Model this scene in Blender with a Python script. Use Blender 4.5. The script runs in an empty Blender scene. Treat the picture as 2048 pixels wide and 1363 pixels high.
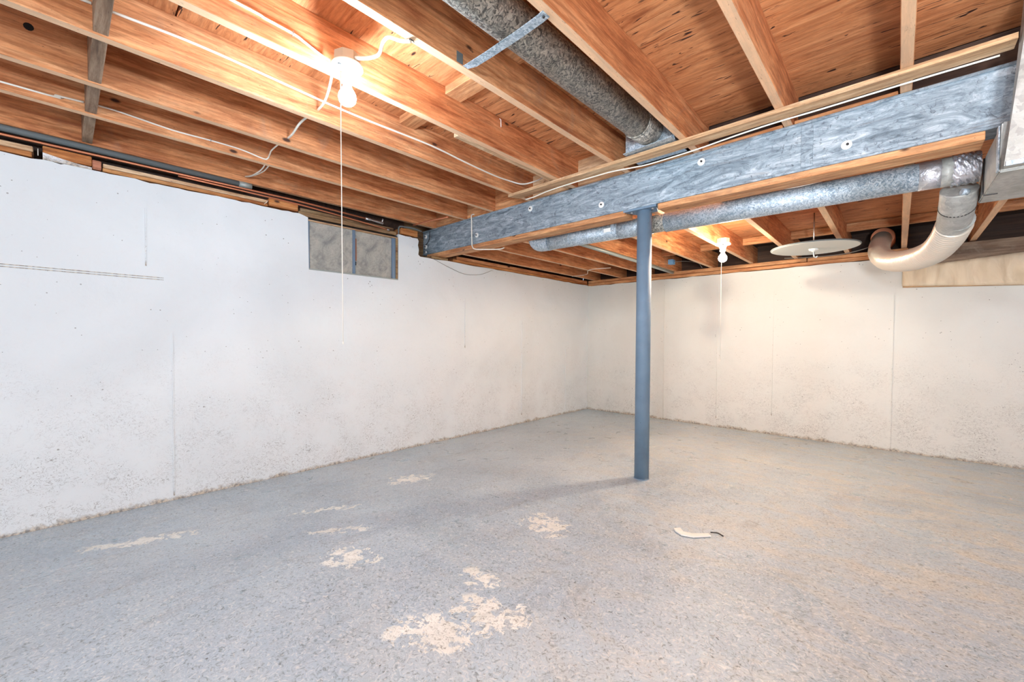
import bpy, bmesh, math, random
from mathutils import Vector, Matrix

random.seed(7)
S = bpy.context.scene
COL = S.collection

# ------------------------------------------------------------------ camera
YAW, PITCH, ROLL = 0.753147412, -0.0215956831, 0.00505976117
FPX, PPX, PPY, W, H = 833.260415, 1014.51966, 693.607194, 2048.0, 1363.0
cam_d = bpy.data.cameras.new('camera')
cam = bpy.data.objects.new('camera', cam_d)
COL.objects.link(cam)
fwd = Vector((-math.sin(YAW) * math.cos(PITCH), math.cos(YAW) * math.cos(PITCH), math.sin(PITCH)))
rt = Vector((math.cos(YAW), math.sin(YAW), 0))
up = rt.cross(fwd)
r2 = rt * math.cos(ROLL) + up * math.sin(ROLL)
u2 = -rt * math.sin(ROLL) + up * math.cos(ROLL)
M = Matrix((r2, u2, -fwd)).transposed().to_4x4()
M.translation = Vector((3.20841638, -5.09100955, 1.0))
cam.matrix_world = M
cam_d.sensor_width = 36.0
cam_d.lens = FPX / W * 36.0
cam_d.shift_x = (W / 2 - PPX) / W
cam_d.shift_y = (PPY - H / 2) / W
cam_d.clip_start = 0.02
S.camera = cam

# ------------------------------------------------------------------ world, exposure
wd = bpy.data.worlds.new('world'); S.world = wd
wd.use_nodes = True
wd.node_tree.nodes['Background'].inputs[0].default_value = (0.75, 0.85, 1.0, 1)
wd.node_tree.nodes['Background'].inputs[1].default_value = 0.5
S.view_settings.view_transform = 'Standard'
S.view_settings.look = 'None'
S.view_settings.exposure = 1.06
S.view_settings.gamma = 1.0
S.view_settings.use_curve_mapping = False
S.cycles.use_denoising = True
S.cycles.max_bounces = 10
S.cycles.diffuse_bounces = 6
S.cycles.sample_clamp_indirect = 12.0
COOL = (0.78, 0.92, 1.06)
WARM = (1.0, 0.86, 0.66)
FILL_COL = (0.86, 0.96, 1.04)
LAMP_COOL, LAMP_WARM, LAMP_HIDDEN, FILL_BACK, FILL_GLOBE = 390.0, 290.0, 620.0, 560.0, 262.0
FILL_SPOT_W = 150.0

sp = bpy.data.lights.new('fill_spot', 'SPOT'); sp.energy = FILL_SPOT_W; sp.color = (0.92, 0.96, 1.0)  # added fill spot behind the camera, brightens deck and joists from below
sp.spot_size = math.radians(88); sp.spot_blend = 1.0; sp.shadow_soft_size = 0.12
so = bpy.data.objects.new('fill_spot', sp); COL.objects.link(so)
so.location = (3.75, -5.75, 0.95)
so.rotation_euler = (Vector((3.7, -3.1, 2.3)) - Vector(so.location)).to_track_quat('-Z', 'Y').to_euler()

# ------------------------------------------------------------------ materials
def lin(c):
    return tuple((v / 255 / 12.92) if v / 255 <= 0.04045 else ((v / 255 + 0.055) / 1.055) ** 2.4 for v in c) + (1,)

class NT:
    def __init__(s, name):
        s.m = bpy.data.materials.new(name); s.m.use_nodes = True
        s.n = s.m.node_tree.nodes; s.l = s.m.node_tree.links
        s.b = s.n['Principled BSDF']; s.out = s.n['Material Output']
        s.tc = s.n.new('ShaderNodeTexCoord')
        s.oi = s.n.new('ShaderNodeObjectInfo')
    def lk(s, a, b): s.l.new(a, b)
    def mp(s, scale=(1, 1, 1), rnd=True, loc=None):
        m = s.n.new('ShaderNodeMapping'); m.inputs['Scale'].default_value = scale
        s.lk(s.tc.outputs['Object'], m.inputs['Vector'])
        if rnd:
            v = s.n.new('ShaderNodeVectorMath'); v.operation = 'SCALE'
            v.inputs[0].default_value = (37.0, 91.0, 53.0)
            s.lk(s.oi.outputs['Random'], v.inputs['Scale']); s.lk(v.outputs[0], m.inputs['Location'])
        return m.outputs[0]
    def noise(s, vec, sc, det=6, rough=.6, dist=0.0):
        t = s.n.new('ShaderNodeTexNoise'); t.inputs['Scale'].default_value = sc
        t.inputs['Detail'].default_value = det; t.inputs['Roughness'].default_value = rough
        t.inputs['Distortion'].default_value = dist
        s.lk(vec, t.inputs['Vector']); return t.outputs['Fac']
    def vor(s, vec, sc, feat='F1', out='Distance', rnd=1.0):
        t = s.n.new('ShaderNodeTexVoronoi'); t.feature = feat; t.inputs['Scale'].default_value = sc
        t.inputs['Randomness'].default_value = rnd
        s.lk(vec, t.inputs['Vector']); return t.outputs[out]
    def ramp(s, fac, stops):
        r = s.n.new('ShaderNodeValToRGB'); e = r.color_ramp.elements
        while len(e) > 1: e.remove(e[0])
        e[0].position = stops[0][0]; e[0].color = stops[0][1]
        for p, c in stops[1:]:
            q = e.new(p); q.color = c
        s.lk(fac, r.inputs[0]); return r.outputs[0]
    def g(s, fac, a, b):      # grey ramp 0..1 between positions a and b
        return s.ramp(fac, [(a, (0, 0, 0, 1)), (b, (1, 1, 1, 1))])
    def mix(s, f, a, b, mode='MIX'):
        m = s.n.new('ShaderNodeMix'); m.data_type = 'RGBA'; m.blend_type = mode
        if isinstance(f, (int, float)): m.inputs[0].default_value = f
        else: s.lk(f, m.inputs[0])
        for sock, v in ((m.inputs[6], a), (m.inputs[7], b)):
            if isinstance(v, tuple): sock.default_value = v
            else: s.lk(v, sock)
        return m.outputs[2]
    def math(s, op, a, b=None):
        m = s.n.new('ShaderNodeMath'); m.operation = op
        for i, v in enumerate((a, b)):
            if v is None: continue
            if isinstance(v, (int, float)): m.inputs[i].default_value = v
            else: s.lk(v, m.inputs[i])
        return m.outputs[0]
    def bump(s, h, st=.3, d=.005, prev=None):
        b = s.n.new('ShaderNodeBump'); b.inputs['Strength'].default_value = st
        b.inputs['Distance'].default_value = d; s.lk(h, b.inputs['Height'])
        if prev is not None: s.lk(prev, b.inputs['Normal'])
        return b.outputs[0]
    def fin(s, col, rough=.6, metal=0.0, normal=None):
        if isinstance(col, tuple): s.b.inputs['Base Color'].default_value = col
        else: s.lk(col, s.b.inputs['Base Color'])
        if isinstance(rough, (int, float)): s.b.inputs['Roughness'].default_value = rough
        else: s.lk(rough, s.b.inputs['Roughness'])
        s.b.inputs['Metallic'].default_value = metal
        if normal is not None: s.lk(normal, s.b.inputs['Normal'])
        return s.m

def plain(name, rgb, rough=.6, metal=0.0):
    t = NT(name); return t.fin(lin(rgb), rough, metal)

def wood(name, axis, dark, mid, light, k=1.0, worn=0.25, greyc=(150, 135, 120)):
    t = NT(name)
    st = {'x': (1.2, 14, 14), 'y': (14, 1.2, 14), 'z': (14, 14, 1.2)}[axis]
    v = t.mp(st); vf = t.mp(tuple(a * 3 for a in st)); vo = t.mp((1, 1, 1))
    n1 = t.noise(v, 1.0 * k, 8, .62, 1.2)
    n2 = t.noise(vf, 1.6 * k, 5, .7, .4)
    c = t.ramp(n1, [(0.30, lin(dark)), (0.45, lin(mid)), (0.66, lin(light))])
    c = t.mix(t.g(n2, .40, .60), t.mix(1.0, c, (.64, .56, .50, 1), 'MULTIPLY'), c)
    c = t.mix(t.g(t.noise(vo, 2.3, 6, .7, .6), .38, .60), t.mix(1.0, c, (.78, .70, .66, 1), 'MULTIPLY'), c)
    # board to board variation
    hv = t.n.new('ShaderNodeHueSaturation')
    t.lk(c, hv.inputs['Color'])
    t.lk(t.math('ADD', t.math('MULTIPLY', t.oi.outputs['Random'], .22), .88), hv.inputs['Value'])
    c = hv.outputs[0]
    if name == 'joist_wood':      # floor-bounced light and wear painted in as paler joist undersides
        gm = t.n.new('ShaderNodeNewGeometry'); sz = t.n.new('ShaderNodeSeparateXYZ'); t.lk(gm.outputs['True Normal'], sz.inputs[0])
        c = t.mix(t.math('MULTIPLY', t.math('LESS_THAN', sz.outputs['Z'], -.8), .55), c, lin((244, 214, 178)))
    # scuffed grey zones
    g1 = t.g(t.noise(vo, 3.5, 7, .7, 1.5), .56, .70)
    c = t.mix(t.math('MULTIPLY', g1, worn), c, lin(greyc))
    # knots, nail holes and dark flecks
    vk = t.mp((2.2, 1.0, 2.2) if axis == 'y' else ((1.0, 2.2, 2.2) if axis == 'x' else (2.2, 2.2, 1.0)))
    kn = t.g(t.vor(vk, 3.2), .05, .085)
    c = t.mix(kn, lin((70, 38, 22)), c)
    fl = t.g(t.noise(vf, 5.5, 3, .55, 2.5), .285, .33)
    c = t.mix(fl, lin((78, 44, 26)), c)
    b = t.bump(n2, .35, .003); b = t.bump(n1, .25, .004, b)
    return t.fin(c, .72, 0, b)

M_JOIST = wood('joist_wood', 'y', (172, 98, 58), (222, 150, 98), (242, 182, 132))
M_WOODX = wood('cross_wood', 'x', (180, 112, 68), (226, 164, 112), (244, 196, 146))
M_SILL = wood('sill_wood', 'y', (150, 86, 40), (205, 132, 70), (228, 170, 110), 1.0, .1)
M_PALE = wood('pale_wood', 'y', (190, 150, 110), (224, 188, 148), (240, 212, 176), 1.0, .3)
M_PALEX = wood('pale_cross_wood', 'x', (190, 150, 108), (228, 190, 146), (242, 214, 176), 1.0, .2)
M_OLD = wood('weathered_wood', 'y', (95, 75, 55), (150, 118, 85), (190, 165, 120), 1.0, .5)
M_GREYX = wood('weathered_cross_wood', 'x', (110, 90, 74), (150, 128, 108), (176, 154, 132), .8, .4)
M_BLOCK = wood('blocking_wood', 'x', (104, 84, 66), (156, 132, 108), (188, 164, 138), 1.0, .4)
M_RED = wood('reddish_wood', 'y', (140, 78, 56), (190, 120, 92), (216, 150, 120), 1.0, .1)
M_SHADEW = wood('shade_rim_wood', 'x', (40, 26, 18), (64, 42, 30), (84, 58, 40), 1.0, .2, (60, 52, 46))  # shade of the joist cavities put into the wood colour

def plywood():
    t = NT('plywood')
    v = t.mp((1.1, 9, 9)); vf = t.mp((5, 34, 34)); vo = t.mp((1, 1, 1))
    n1 = t.noise(v, 1.5, 8, .65, 2.2); n2 = t.noise(vf, 1.2, 5, .7, 1.0)
    c = t.ramp(n1, [(.3, lin((176, 106, 62))), (.46, lin((216, 146, 94))), (.68, lin((236, 172, 120)))])
    c = t.mix(t.g(n2, .36, .6), t.mix(1.0, c, (.68, .62, .58, 1), 'MULTIPLY'), c)
    st = t.g(t.noise(vf, .8, 2, .5, 3.0), .31, .345)
    c = t.mix(st, lin((66, 34, 20)), c)
    kn = t.g(t.vor(t.mp((1, 2.6, 2.6)), 2.6), .03, .055)
    c = t.mix(kn, lin((60, 30, 18)), c)
    d = t.g(t.noise(vo, 1.6, 5, .6, .5), .35, .65)
    c = t.mix(d, t.mix(1.0, c, (.82, .76, .72, 1), 'MULTIPLY'), c)
    return t.fin(c, .75, 0, t.bump(n2, .5, .004))
M_PLY = plywood()

def wallmat(name, tint, vals=(1, 1)):
    t = NT(name)
    v = t.mp((1, 1, 1), rnd=False)
    big = t.noise(v, 1.1, 5, .55, .4); fine = t.noise(v, 26, 8, .7, .3)
    c = t.ramp(big, [(.3, lin(tuple(x - 10 for x in tint))), (.6, lin(tint))])
    # trowel scratches and pits, denser low on the wall
    sep = t.n.new('ShaderNodeSeparateXYZ'); t.lk(v, sep.inputs[0])
    low = t.ramp(sep.outputs['Z'], [(0.0, (1, 1, 1, 1)), (1.35, (0, 0, 0, 1))])
    lowm = t.math('ADD', t.math('MULTIPLY', low, .03), 0.0)
    pit = t.vor(v, 26); pn = t.noise(v, 5.0, 3, .6)
    pits = t.math('LESS_THAN', pit, t.math('MULTIPLY', t.g(pn, .40, .72), .15))
    w = t.noise(t.mp((1, 1, 1.7), False), 17, 4, .5, 3.0)
    scr = t.math('LESS_THAN', t.math('ABSOLUTE', t.math('SUBTRACT', w, .5)), t.math('MULTIPLY', t.math('MULTIPLY', low, t.g(pn, .38, .58)), .018))
    marks = t.math('MAXIMUM', pits, t.math('MULTIPLY', scr, .8))
    c = t.mix(t.math('MULTIPLY', marks, .62), c, lin((112, 106, 100)))
    c = t.mix(t.math('MULTIPLY', t.g(fine, .55, .8), .12), c, lin((196, 190, 182)))
    # crumbling dirty joint at the foot
    foot = t.ramp(t.math('ADD', sep.outputs['Z'], t.math('MULTIPLY', t.math('SUBTRACT', t.noise(v, 11, 6, .7), .5), .12)),
                  [(0.006, (1, 1, 1, 1)), (.03, (0, 0, 0, 1))])
    c = t.mix(t.math('MULTIPLY', foot, .75), c, t.ramp(t.noise(v, 60, 4, .6), [(.4, lin((84, 66, 50))), (.6, lin((204, 186, 160)))]))
    h = t.math('SUBTRACT', t.math('ADD', t.math('MULTIPLY', fine, .5), t.math('MULTIPLY', t.noise(v, 7, 4, .5), .9)), marks)
    b = t.bump(h, .42, .006)
    return t.fin(c, .62, 0, b)
M_WALLL = wallmat('painted_concrete_cool', (230, 235, 238))
M_WALLB = wallmat('painted_concrete_warm', (226, 226, 222))
M_MORTAR = wallmat('mortar', (236, 236, 238))

PATCH = [(2.00, -3.53, .16, .13, -.3), (2.26, -4.17, .18, .11, .5), (2.22, -4.33, .20, .10, .7), (0.82, -3.50, .22, .14, .9), (1.60, -4.30, .16, .10, .5),
         (0.95, -4.10, .25, .05, .9), (0.60, -4.85, .30, .07, 1.1), (2.10, -4.05, .10, .07, 0), (1.30, -4.20, .2, .05, .8)]
def floormat():
    t = NT('worn_painted_concrete_floor')
    v = t.mp((1, 1, 1), rnd=False)
    big = t.noise(v, .9, 6, .6, .8); mid = t.noise(v, 6, 8, .68, 1.0); fine = t.noise(v, 75, 5, .7, .6); worm = t.noise(v, 46, 4, .6, 2.6)
    c = t.ramp(big, [(.30, lin((158, 176, 190))), (.50, lin((178, 195, 208))), (.70, lin((196, 212, 222)))])
    # rubbed-through beige wear; its growth towards the back right paints in warm light
    sep = t.n.new('ShaderNodeSeparateXYZ'); t.lk(v, sep.inputs[0])
    warm_tint = t.ramp(t.math('ADD', t.math('MULTIPLY', sep.outputs['X'], .30), t.math('MULTIPLY', sep.outputs['Y'], .12)), [(.0, (0, 0, 0, 1)), (.75, (1, 1, 1, 1))])
    wr = t.math('MULTIPLY', t.g(t.noise(t.mp((1.0, 1.6, 1), False), 2.6, 9, .72, 1.4), .46, .62), t.math('ADD', t.math('MULTIPLY', warm_tint, .6), .12))
    c = t.mix(wr, c, lin((206, 202, 188)))
    # scuffed brighter and darker streaks
    sm = t.noise(t.mp((3.0, 1.0, 1), False), 2.2, 8, .7, 1.0)
    c = t.mix(t.math('MULTIPLY', t.g(sm, .54, .66), .30), c, lin((140, 140, 142)))
    # flaked-off patches
    msk = None
    for (px, py, a, b, ang) in PATCH:
        m = t.n.new('ShaderNodeMapping'); m.vector_type = 'TEXTURE'
        m.inputs['Location'].default_value = (px, py, 0); m.inputs['Rotation'].default_value = (0, 0, ang); m.inputs['Scale'].default_value = (a, b, 1)
        t.lk(t.tc.outputs['Object'], m.inputs['Vector'])
        s2 = t.n.new('ShaderNodeSeparateXYZ'); t.lk(m.outputs[0], s2.inputs[0])
        cb = t.n.new('ShaderNodeCombineXYZ'); t.lk(s2.outputs['X'], cb.inputs[0]); t.lk(s2.outputs['Y'], cb.inputs[1])
        ln = t.n.new('ShaderNodeVectorMath'); ln.operation = 'LENGTH'; t.lk(cb.outputs[0], ln.inputs[0])
        f = t.math('SUBTRACT', 1.0, ln.outputs['Value'])
        msk = f if msk is None else t.math('MAXIMUM', msk, f)
    fl = t.math('ADD', t.noise(v, 19, 7, .70, .7), t.math('MULTIPLY', t.math('MAXIMUM', msk, -.6), .17))
    flm = t.g(fl, .575, .59)
    c = t.mix(t.math('MULTIPLY', flm, t.g(msk, -.25, .2)), c, t.ramp(mid, [(.35, lin((222, 224, 218))), (.6, lin((246, 247, 242)))]))
    fl2 = t.g(t.noise(t.mp((1, 1.4, 1), False), 9, 9, .75, 2.0), .668, .69)
    c = t.mix(t.math('MULTIPLY', fl2, .55), c, lin((226, 220, 210)))
    # grit
    gr = t.g(fine, .33, .42); c = t.mix(gr, t.mix(1.0, c, (.45, .44, .42, 1), 'MULTIPLY'), c)
    gb = t.g(worm, .54, .64); c = t.mix(t.math('MULTIPLY', gb, .5), c, lin((236, 234, 230)))
    gd = t.g(worm, .34, .45); c = t.mix(gd, t.mix(1.0, c, (.62, .61, .60, 1), 'MULTIPLY'), c)
    pb = t.math('LESS_THAN', t.vor(v, 11), .035); c = t.mix(t.math('MULTIPLY', pb, .8), c, lin((72, 62, 54)))
    # hairline crack
    b = t.bump(t.math('ADD', worm, t.math('MULTIPLY', mid, 1.2)), .45, .004)
    r = t.ramp(mid, [(.35, (.26, .26, .26, 1)), (.7, (.42, .42, .42, 1))])
    t.b.inputs['Specular IOR Level'].default_value = .5
    return t.fin(c, r, 0, b)
M_FLOOR = floormat()

def steel():
    t = NT('weathered_blue_grey_steel')
    v = t.mp((1.2, 3.5, 5.0), False); vo = t.mp((1, 1, 1), False)
    n = t.noise(v, 3.6, 9, .78, 1.8); f = t.noise(vo, 34, 6, .72, 1.5)
    c = t.ramp(n, [(.30, lin((72, 84, 94))), (.42, lin((122, 138, 150))), (.54, lin((162, 178, 190))), (.68, lin((214, 224, 230)))])
    c = t.mix(t.math('MULTIPLY', t.g(f, .42, .30), 1.0), c, c)
    c = t.mix(t.g(f, .30, .45), lin((78, 86, 96)), c)
    r = t.g(t.noise(t.mp((.8, 1, 9), False), 2.4, 8, .7, .8), .60, .72)
    c = t.mix(t.math('MULTIPLY', r, .55), c, lin((112, 96, 84)))
    return t.fin(c, .5, .25, t.bump(f, .3, .002))
M_STEEL = steel()

def colpaint():
    t = NT('blue_grey_column_paint')
    v = t.mp((1, 1, 1))
    n = t.noise(v, 6, 6, .6, .5)
    c = t.ramp(n, [(.3, lin((104, 128, 150))), (.7, lin((120, 144, 166)))])
    sp = t.math('LESS_THAN', t.vor(v, 14), .03)
    c = t.mix(sp, c, lin((70, 84, 104)))
    return t.fin(c, .58, 0, t.bump(t.noise(v, 40, 4, .6), .15, .001))
M_COL = colpaint()

def galv(name, a, b, rough=.34, sc=45, metal=.85, bs=.25):
    t = NT(name)
    v = t.mp((1, 1, 1))
    vo = t.n.new('ShaderNodeTexVoronoi'); vo.inputs['Scale'].default_value = sc
    vn = t.n.new('ShaderNodeVectorMath'); vn.operation = 'ADD'
    nt = t.n.new('ShaderNodeTexNoise'); nt.inputs['Scale'].default_value = 30; t.lk(v, nt.inputs['Vector'])
    sc2 = t.n.new('ShaderNodeVectorMath'); sc2.operation = 'SCALE'; sc2.inputs['Scale'].default_value = .05
    t.lk(nt.outputs['Color'], sc2.inputs[0]); t.lk(v, vn.inputs[0]); t.lk(sc2.outputs[0], vn.inputs[1]); t.lk(vn.outputs[0], vo.inputs['Vector'])
    bw = t.n.new('ShaderNodeRGBToBW'); t.lk(vo.outputs['Color'], bw.inputs[0])
    c = t.ramp(bw.outputs[0], [(.2, lin(a)), (.8, lin(b))])
    big = t.g(t.noise(v, 5, 6, .65, 1.0), .35, .6)
    c = t.mix(big, t.mix(1.0, c, (.72, .72, .70, 1), 'MULTIPLY'), c)
    rr = t.math('ADD', t.math('MULTIPLY', bw.outputs[0], .25), rough - .1)
    bp = t.bump(t.noise(v, 55, 5, .7, 2.0), bs, .003)
    return t.fin(c, rr, metal, bp)
M_GALV = galv('galvanised_steel', (150, 170, 188), (222, 233, 242), .36, 150, .45, .9)
M_GALVD = galv('dusty_galvanised_steel', (104, 104, 102), (216, 211, 200), .45, 150, .4, .9)
M_DUCT = galv('galvanised_sheet', (172, 172, 170), (196, 196, 192), .5, 60, .25, .3)
M_FOIL = galv('foil_tape', (205, 205, 215), (245, 245, 250), .25, 12, .8, .9)
M_FLEX = plain('flexible_foil_hose', (240, 230, 216), .3, .55)
M_DARK = plain('dark_gap', (24, 22, 22), .9)
M_WHITE = plain('white_painted_metal', (236, 236, 232), .4)
M_PORC = plain('white_porcelain', (245, 243, 238), .3)
M_TAN = plain('tan_plastic_box', (176, 162, 140), .6)
M_CABLE = plain('white_cable_jacket', (238, 234, 222), .5)
M_CABLEG = plain('grey_cable_jacket', (128, 122, 116), .5)
M_BLACK = plain('black_metal', (40, 40, 42), .5)
M_COPPER = plain('copper', (214, 140, 104), .38, .7)
M_PIPEG = plain('dark_grey_pipe', (112, 120, 122), .6, .1)
M_CONDUIT = plain('grey_conduit', (168, 176, 172), .45, .3)
M_BLUEBOX = plain('light_blue_plastic', (120, 170, 215), .5)
M_BRASS = plain('brass', (200, 176, 120), .35, .8)
M_CORD = plain('pull_cord', (244, 240, 230), .6)
M_FRAME = plain('blue_grey_window_metal', (118, 140, 164), .42, .35)
M_RUST = plain('rusty_latch', (150, 96, 70), .8)
M_DISC = plain('pale_grey_sheet_metal', (212, 211, 204), .6, .0)
M_YELLOW = plain('yellow_foam', (226, 190, 40), .8)
M_PAPER = plain('white_paint_chip', (246, 244, 238), .7)
M_STAPLE = plain('bare_steel', (190, 190, 190), .35, .9)

def glassmat():
    t = NT('dusty_window_glass')
    v = t.mp((1, 1, 1), rnd=False)
    n = t.noise(v, 6, 7, .65, 1.2); n2 = t.noise(v, 22, 6, .7, 2.0)
    c = t.ramp(n, [(.32, lin((140, 142, 140))), (.5, lin((184, 182, 174))), (.68, lin((206, 200, 188)))])
    c = t.mix(t.g(n2, .38, .55), t.mix(1.0, c, (.8, .8, .8, 1), 'MULTIPLY'), c)
    t.b.inputs['Base Color'].default_value = (1, 1, 1, 1)
    t.fin(c, .35)
    tr = t.n.new('ShaderNodeBsdfGlass'); tr.inputs['Roughness'].default_value = .05; tr.inputs['IOR'].default_value = 1.1
    mx = t.n.new('ShaderNodeMixShader'); mx.inputs[0].default_value = .15
    t.lk(t.b.outputs[0], mx.inputs[1]); t.lk(tr.outputs[0], mx.inputs[2]); t.lk(mx.outputs[0], t.out.inputs['Surface'])
    return t.m
M_GLASS = glassmat()

def cloth():
    t = NT('cream_fabric')
    v = t.mp((1, 1, 1))
    w = t.noise(t.mp((7, 1, 2.2)), 1.6, 4, .5, 1.2)
    c = t.ramp(w, [(.3, lin((216, 194, 164))), (.65, lin((240, 222, 196)))])
    return t.fin(c, .8, 0, t.bump(w, .6, .02))
M_CLOTH = cloth()

def emit(name, col, st):
    t = NT(name)
    e = t.n.new('ShaderNodeEmission'); e.inputs[0].default_value = col + (1,); e.inputs[1].default_value = st
    t.lk(e.outputs[0], t.out.inputs['Surface']); return t.m

# ------------------------------------------------------------------ geometry helpers
def tag(o, label=None, cat=None, group=None, kind=None):
    if label: o['label'] = label
    if cat: o['category'] = cat
    if group: o['group'] = group
    if kind: o['kind'] = kind
    return o

def empty(name, loc, label=None, cat=None, group=None):
    o = bpy.data.objects.new(name, None); o.empty_display_size = .05
    COL.objects.link(o); o.location = loc
    bpy.context.view_layer.update()
    return tag(o, label, cat, group)

def link(name, bm, mat, parent=None, origin=None, smooth=False):
    if origin is None:
        xs = [v.co for v in bm.verts]
        lo = Vector((min(c.x for c in xs), min(c.y for c in xs), min(c.z for c in xs)))
        hi = Vector((max(c.x for c in xs), max(c.y for c in xs), max(c.z for c in xs)))
        origin = Vector(((lo.x + hi.x) / 2, (lo.y + hi.y) / 2, lo.z))
    origin = Vector(origin)
    bmesh.ops.translate(bm, verts=bm.verts, vec=-origin)
    bmesh.ops.recalc_face_normals(bm, faces=bm.faces)
    me = bpy.data.meshes.new(name); bm.to_mesh(me); bm.free()
    if smooth:
        for p in me.polygons: p.use_smooth = True
    me.materials.append(mat)
    o = bpy.data.objects.new(name, me); COL.objects.link(o)
    if parent is not None:
        o.parent = parent
        pw = Vector((0, 0, 0)); q = parent
        while q is not None: pw += q.location; q = q.parent
        o.location = origin - pw
    else:
        o.location = origin
    return o

def bm_box(x0, x1, y0, y1, z0, z1, bev=0.0, bm=None):
    bm = bm or bmesh.new()
    vs = [bm.verts.new(p) for p in ((x0, y0, z0), (x1, y0, z0), (x1, y1, z0), (x0, y1, z0), (x0, y0, z1), (x1, y0, z1), (x1, y1, z1), (x0, y1, z1))]
    fs = [bm.faces.new([vs[i] for i in f]) for f in ((0, 3, 2, 1), (4, 5, 6, 7), (0, 1, 5, 4), (1, 2, 6, 5), (2, 3, 7, 6), (3, 0, 4, 7))]
    if bev:
        es = list({e for f in fs for e in f.edges})
        bmesh.ops.bevel(bm, geom=es, offset=bev, segments=1, affect='EDGES')
    return bm

def box(name, dims, mat, parent=None, bev=0.0015, **kw):
    o = link(name, bm_box(*dims, bev), mat, parent)
    return tag(o, **kw)

def catmull(pts, n=8):
    P = [Vector(p) for p in pts]
    if len(P) < 3: return P
    Q = [P[0] * 2 - P[1]] + P + [P[-1] * 2 - P[-2]]
    out = []
    for i in range(1, len(Q) - 2):
        a, b, c, d = Q[i - 1], Q[i], Q[i + 1], Q[i + 2]
        for k in range(n):
            t = k / n
            out.append(.5 * ((2 * b) + (c - a) * t + (2 * a - 5 * b + 4 * c - d) * t * t + (3 * b - a - 3 * c + d) * t ** 3))
    out.append(P[-1]); return out

def bm_tube(pts, r, seg=16, caps=True, bm=None, hollow=False):
    """r may be a number or a function of the arc position 0..1 and arc length."""
    bm = bm or bmesh.new()
    P = [Vector(p) for p in pts]
    ln = [0]
    for a, b in zip(P, P[1:]): ln.append(ln[-1] + (b - a).length)
    T = []
    for i in range(len(P)):
        a = P[max(i - 1, 0)]; b = P[min(i + 1, len(P) - 1)]
        T.append((b - a).normalized())
    n = T[0].orthogonal().normalized()
    rings = []
    for i, p in enumerate(P):
        n = (n - T[i] * n.dot(T[i])).normalized()
        bn = T[i].cross(n)
        rr = r(ln[i] / ln[-1], ln[i]) if callable(r) else r
        rings.append([bm.verts.new(p + (n * math.cos(2 * math.pi * k / seg) + bn * math.sin(2 * math.pi * k / seg)) * rr) for k in range(seg)])
    for a, b in zip(rings, rings[1:]):
        for k in range(seg):
            bm.faces.new((a[k], a[(k + 1) % seg], b[(k + 1) % seg], b[k]))
    if caps:
        bm.faces.new(rings[0][::-1]); bm.faces.new(rings[-1])
    return bm

def tube(name, pts, r, mat, parent=None, seg=10, sm=0, caps=True, **kw):
    if sm: pts = catmull(pts, sm)
    o = link(name, bm_tube(pts, r, seg, caps), mat, parent, smooth=True)
    if caps:
        for p in o.data.polygons:
            if len(p.vertices) > 4: p.use_smooth = False
    return tag(o, **kw)

def lathe(name, prof, c, mat, parent=None, axis='z', seg=24, smooth=True, **kw):
    """prof = [(radius, height)], revolved about axis through c."""
    bm = bmesh.new(); rings = []
    c = Vector(c)
    for (r, h) in prof:
        ring = []
        for k in range(seg):
            a = 2 * math.pi * k / seg
            if axis == 'z': p = Vector((r * math.cos(a), r * math.sin(a), h))
            elif axis == 'y': p = Vector((r * math.cos(a), h, r * math.sin(a)))
            else: p = Vector((h, r * math.cos(a), r * math.sin(a)))
            ring.append(bm.verts.new(c + p))
        rings.append(ring)
    for a, b in zip(rings, rings[1:]):
        for k in range(seg): bm.faces.new((a[k], a[(k + 1) % seg], b[(k + 1) % seg], b[k]))
    bm.faces.new(rings[0][::-1]); bm.faces.new(rings[-1])
    o = link(name, bm, mat, parent, smooth=smooth)
    for p in o.data.polygons:
        if len(p.vertices) > 4 or abs(max(p.normal, key=abs)) > .97 and abs(p.normal[{'x': 0, 'y': 1, 'z': 2}[axis]]) > .97: p.use_smooth = False
    return tag(o, **kw)

def prism(name, poly, a0, a1, plane, mat, parent=None, origin=None, **kw):
    """extrude a polygon: plane 'yz' along x, 'xz' along y, 'xy' along z"""
    bm = bmesh.new()
    f = {'yz': lambda p, a: (a, p[0], p[1]), 'xz': lambda p, a: (p[0], a, p[1]), 'xy': lambda p, a: (p[0], p[1], a)}[plane]
    A = [bm.verts.new(f(p, a0)) for p in poly]; B = [bm.verts.new(f(p, a1)) for p in poly]
    n = len(poly)
    bm.faces.new(A); bm.faces.new(B[::-1])
    for i in range(n): bm.faces.new((A[i], A[(i + 1) % n], B[(i + 1) % n], B[i]))
    o = link(name, bm, mat, parent, origin)
    return tag(o, **kw)

def ease(t):
    t = max(0.0, min(1.0, t)); return .5 - .5 * math.cos(math.pi * t)
def floor_z(x, y):
    return .115 * ease(x / 1.9) * ease(-y / 2.3)

# ------------------------------------------------------------------ room shell
XR, YF = 6.2, -7.3
bm = bmesh.new()
NX, NY = 64, 76
g = [[bm.verts.new((-.25 + (XR + .25) * i / NX, YF + (.25 - YF) * j / NY, 0)) for j in range(NY + 1)] for i in range(NX + 1)]
for i in range(NX + 1):
    for j in range(NY + 1):
        v = g[i][j]; v.co.z = floor_z(v.co.x, v.co.y) + .0025 * math.sin(v.co.x * 3.1 + 1) * math.sin(v.co.y * 2.3)*min(1,max(0,v.co.x))*min(1,max(0,-v.co.y))
for i in range(NX):
    for j in range(NY): bm.faces.new((g[i][j], g[i + 1][j], g[i + 1][j + 1], g[i][j + 1]))
fo = link('floor', bm, M_FLOOR, origin=(0, 0, 0), smooth=True); tag(fo, kind='structure')

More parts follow.
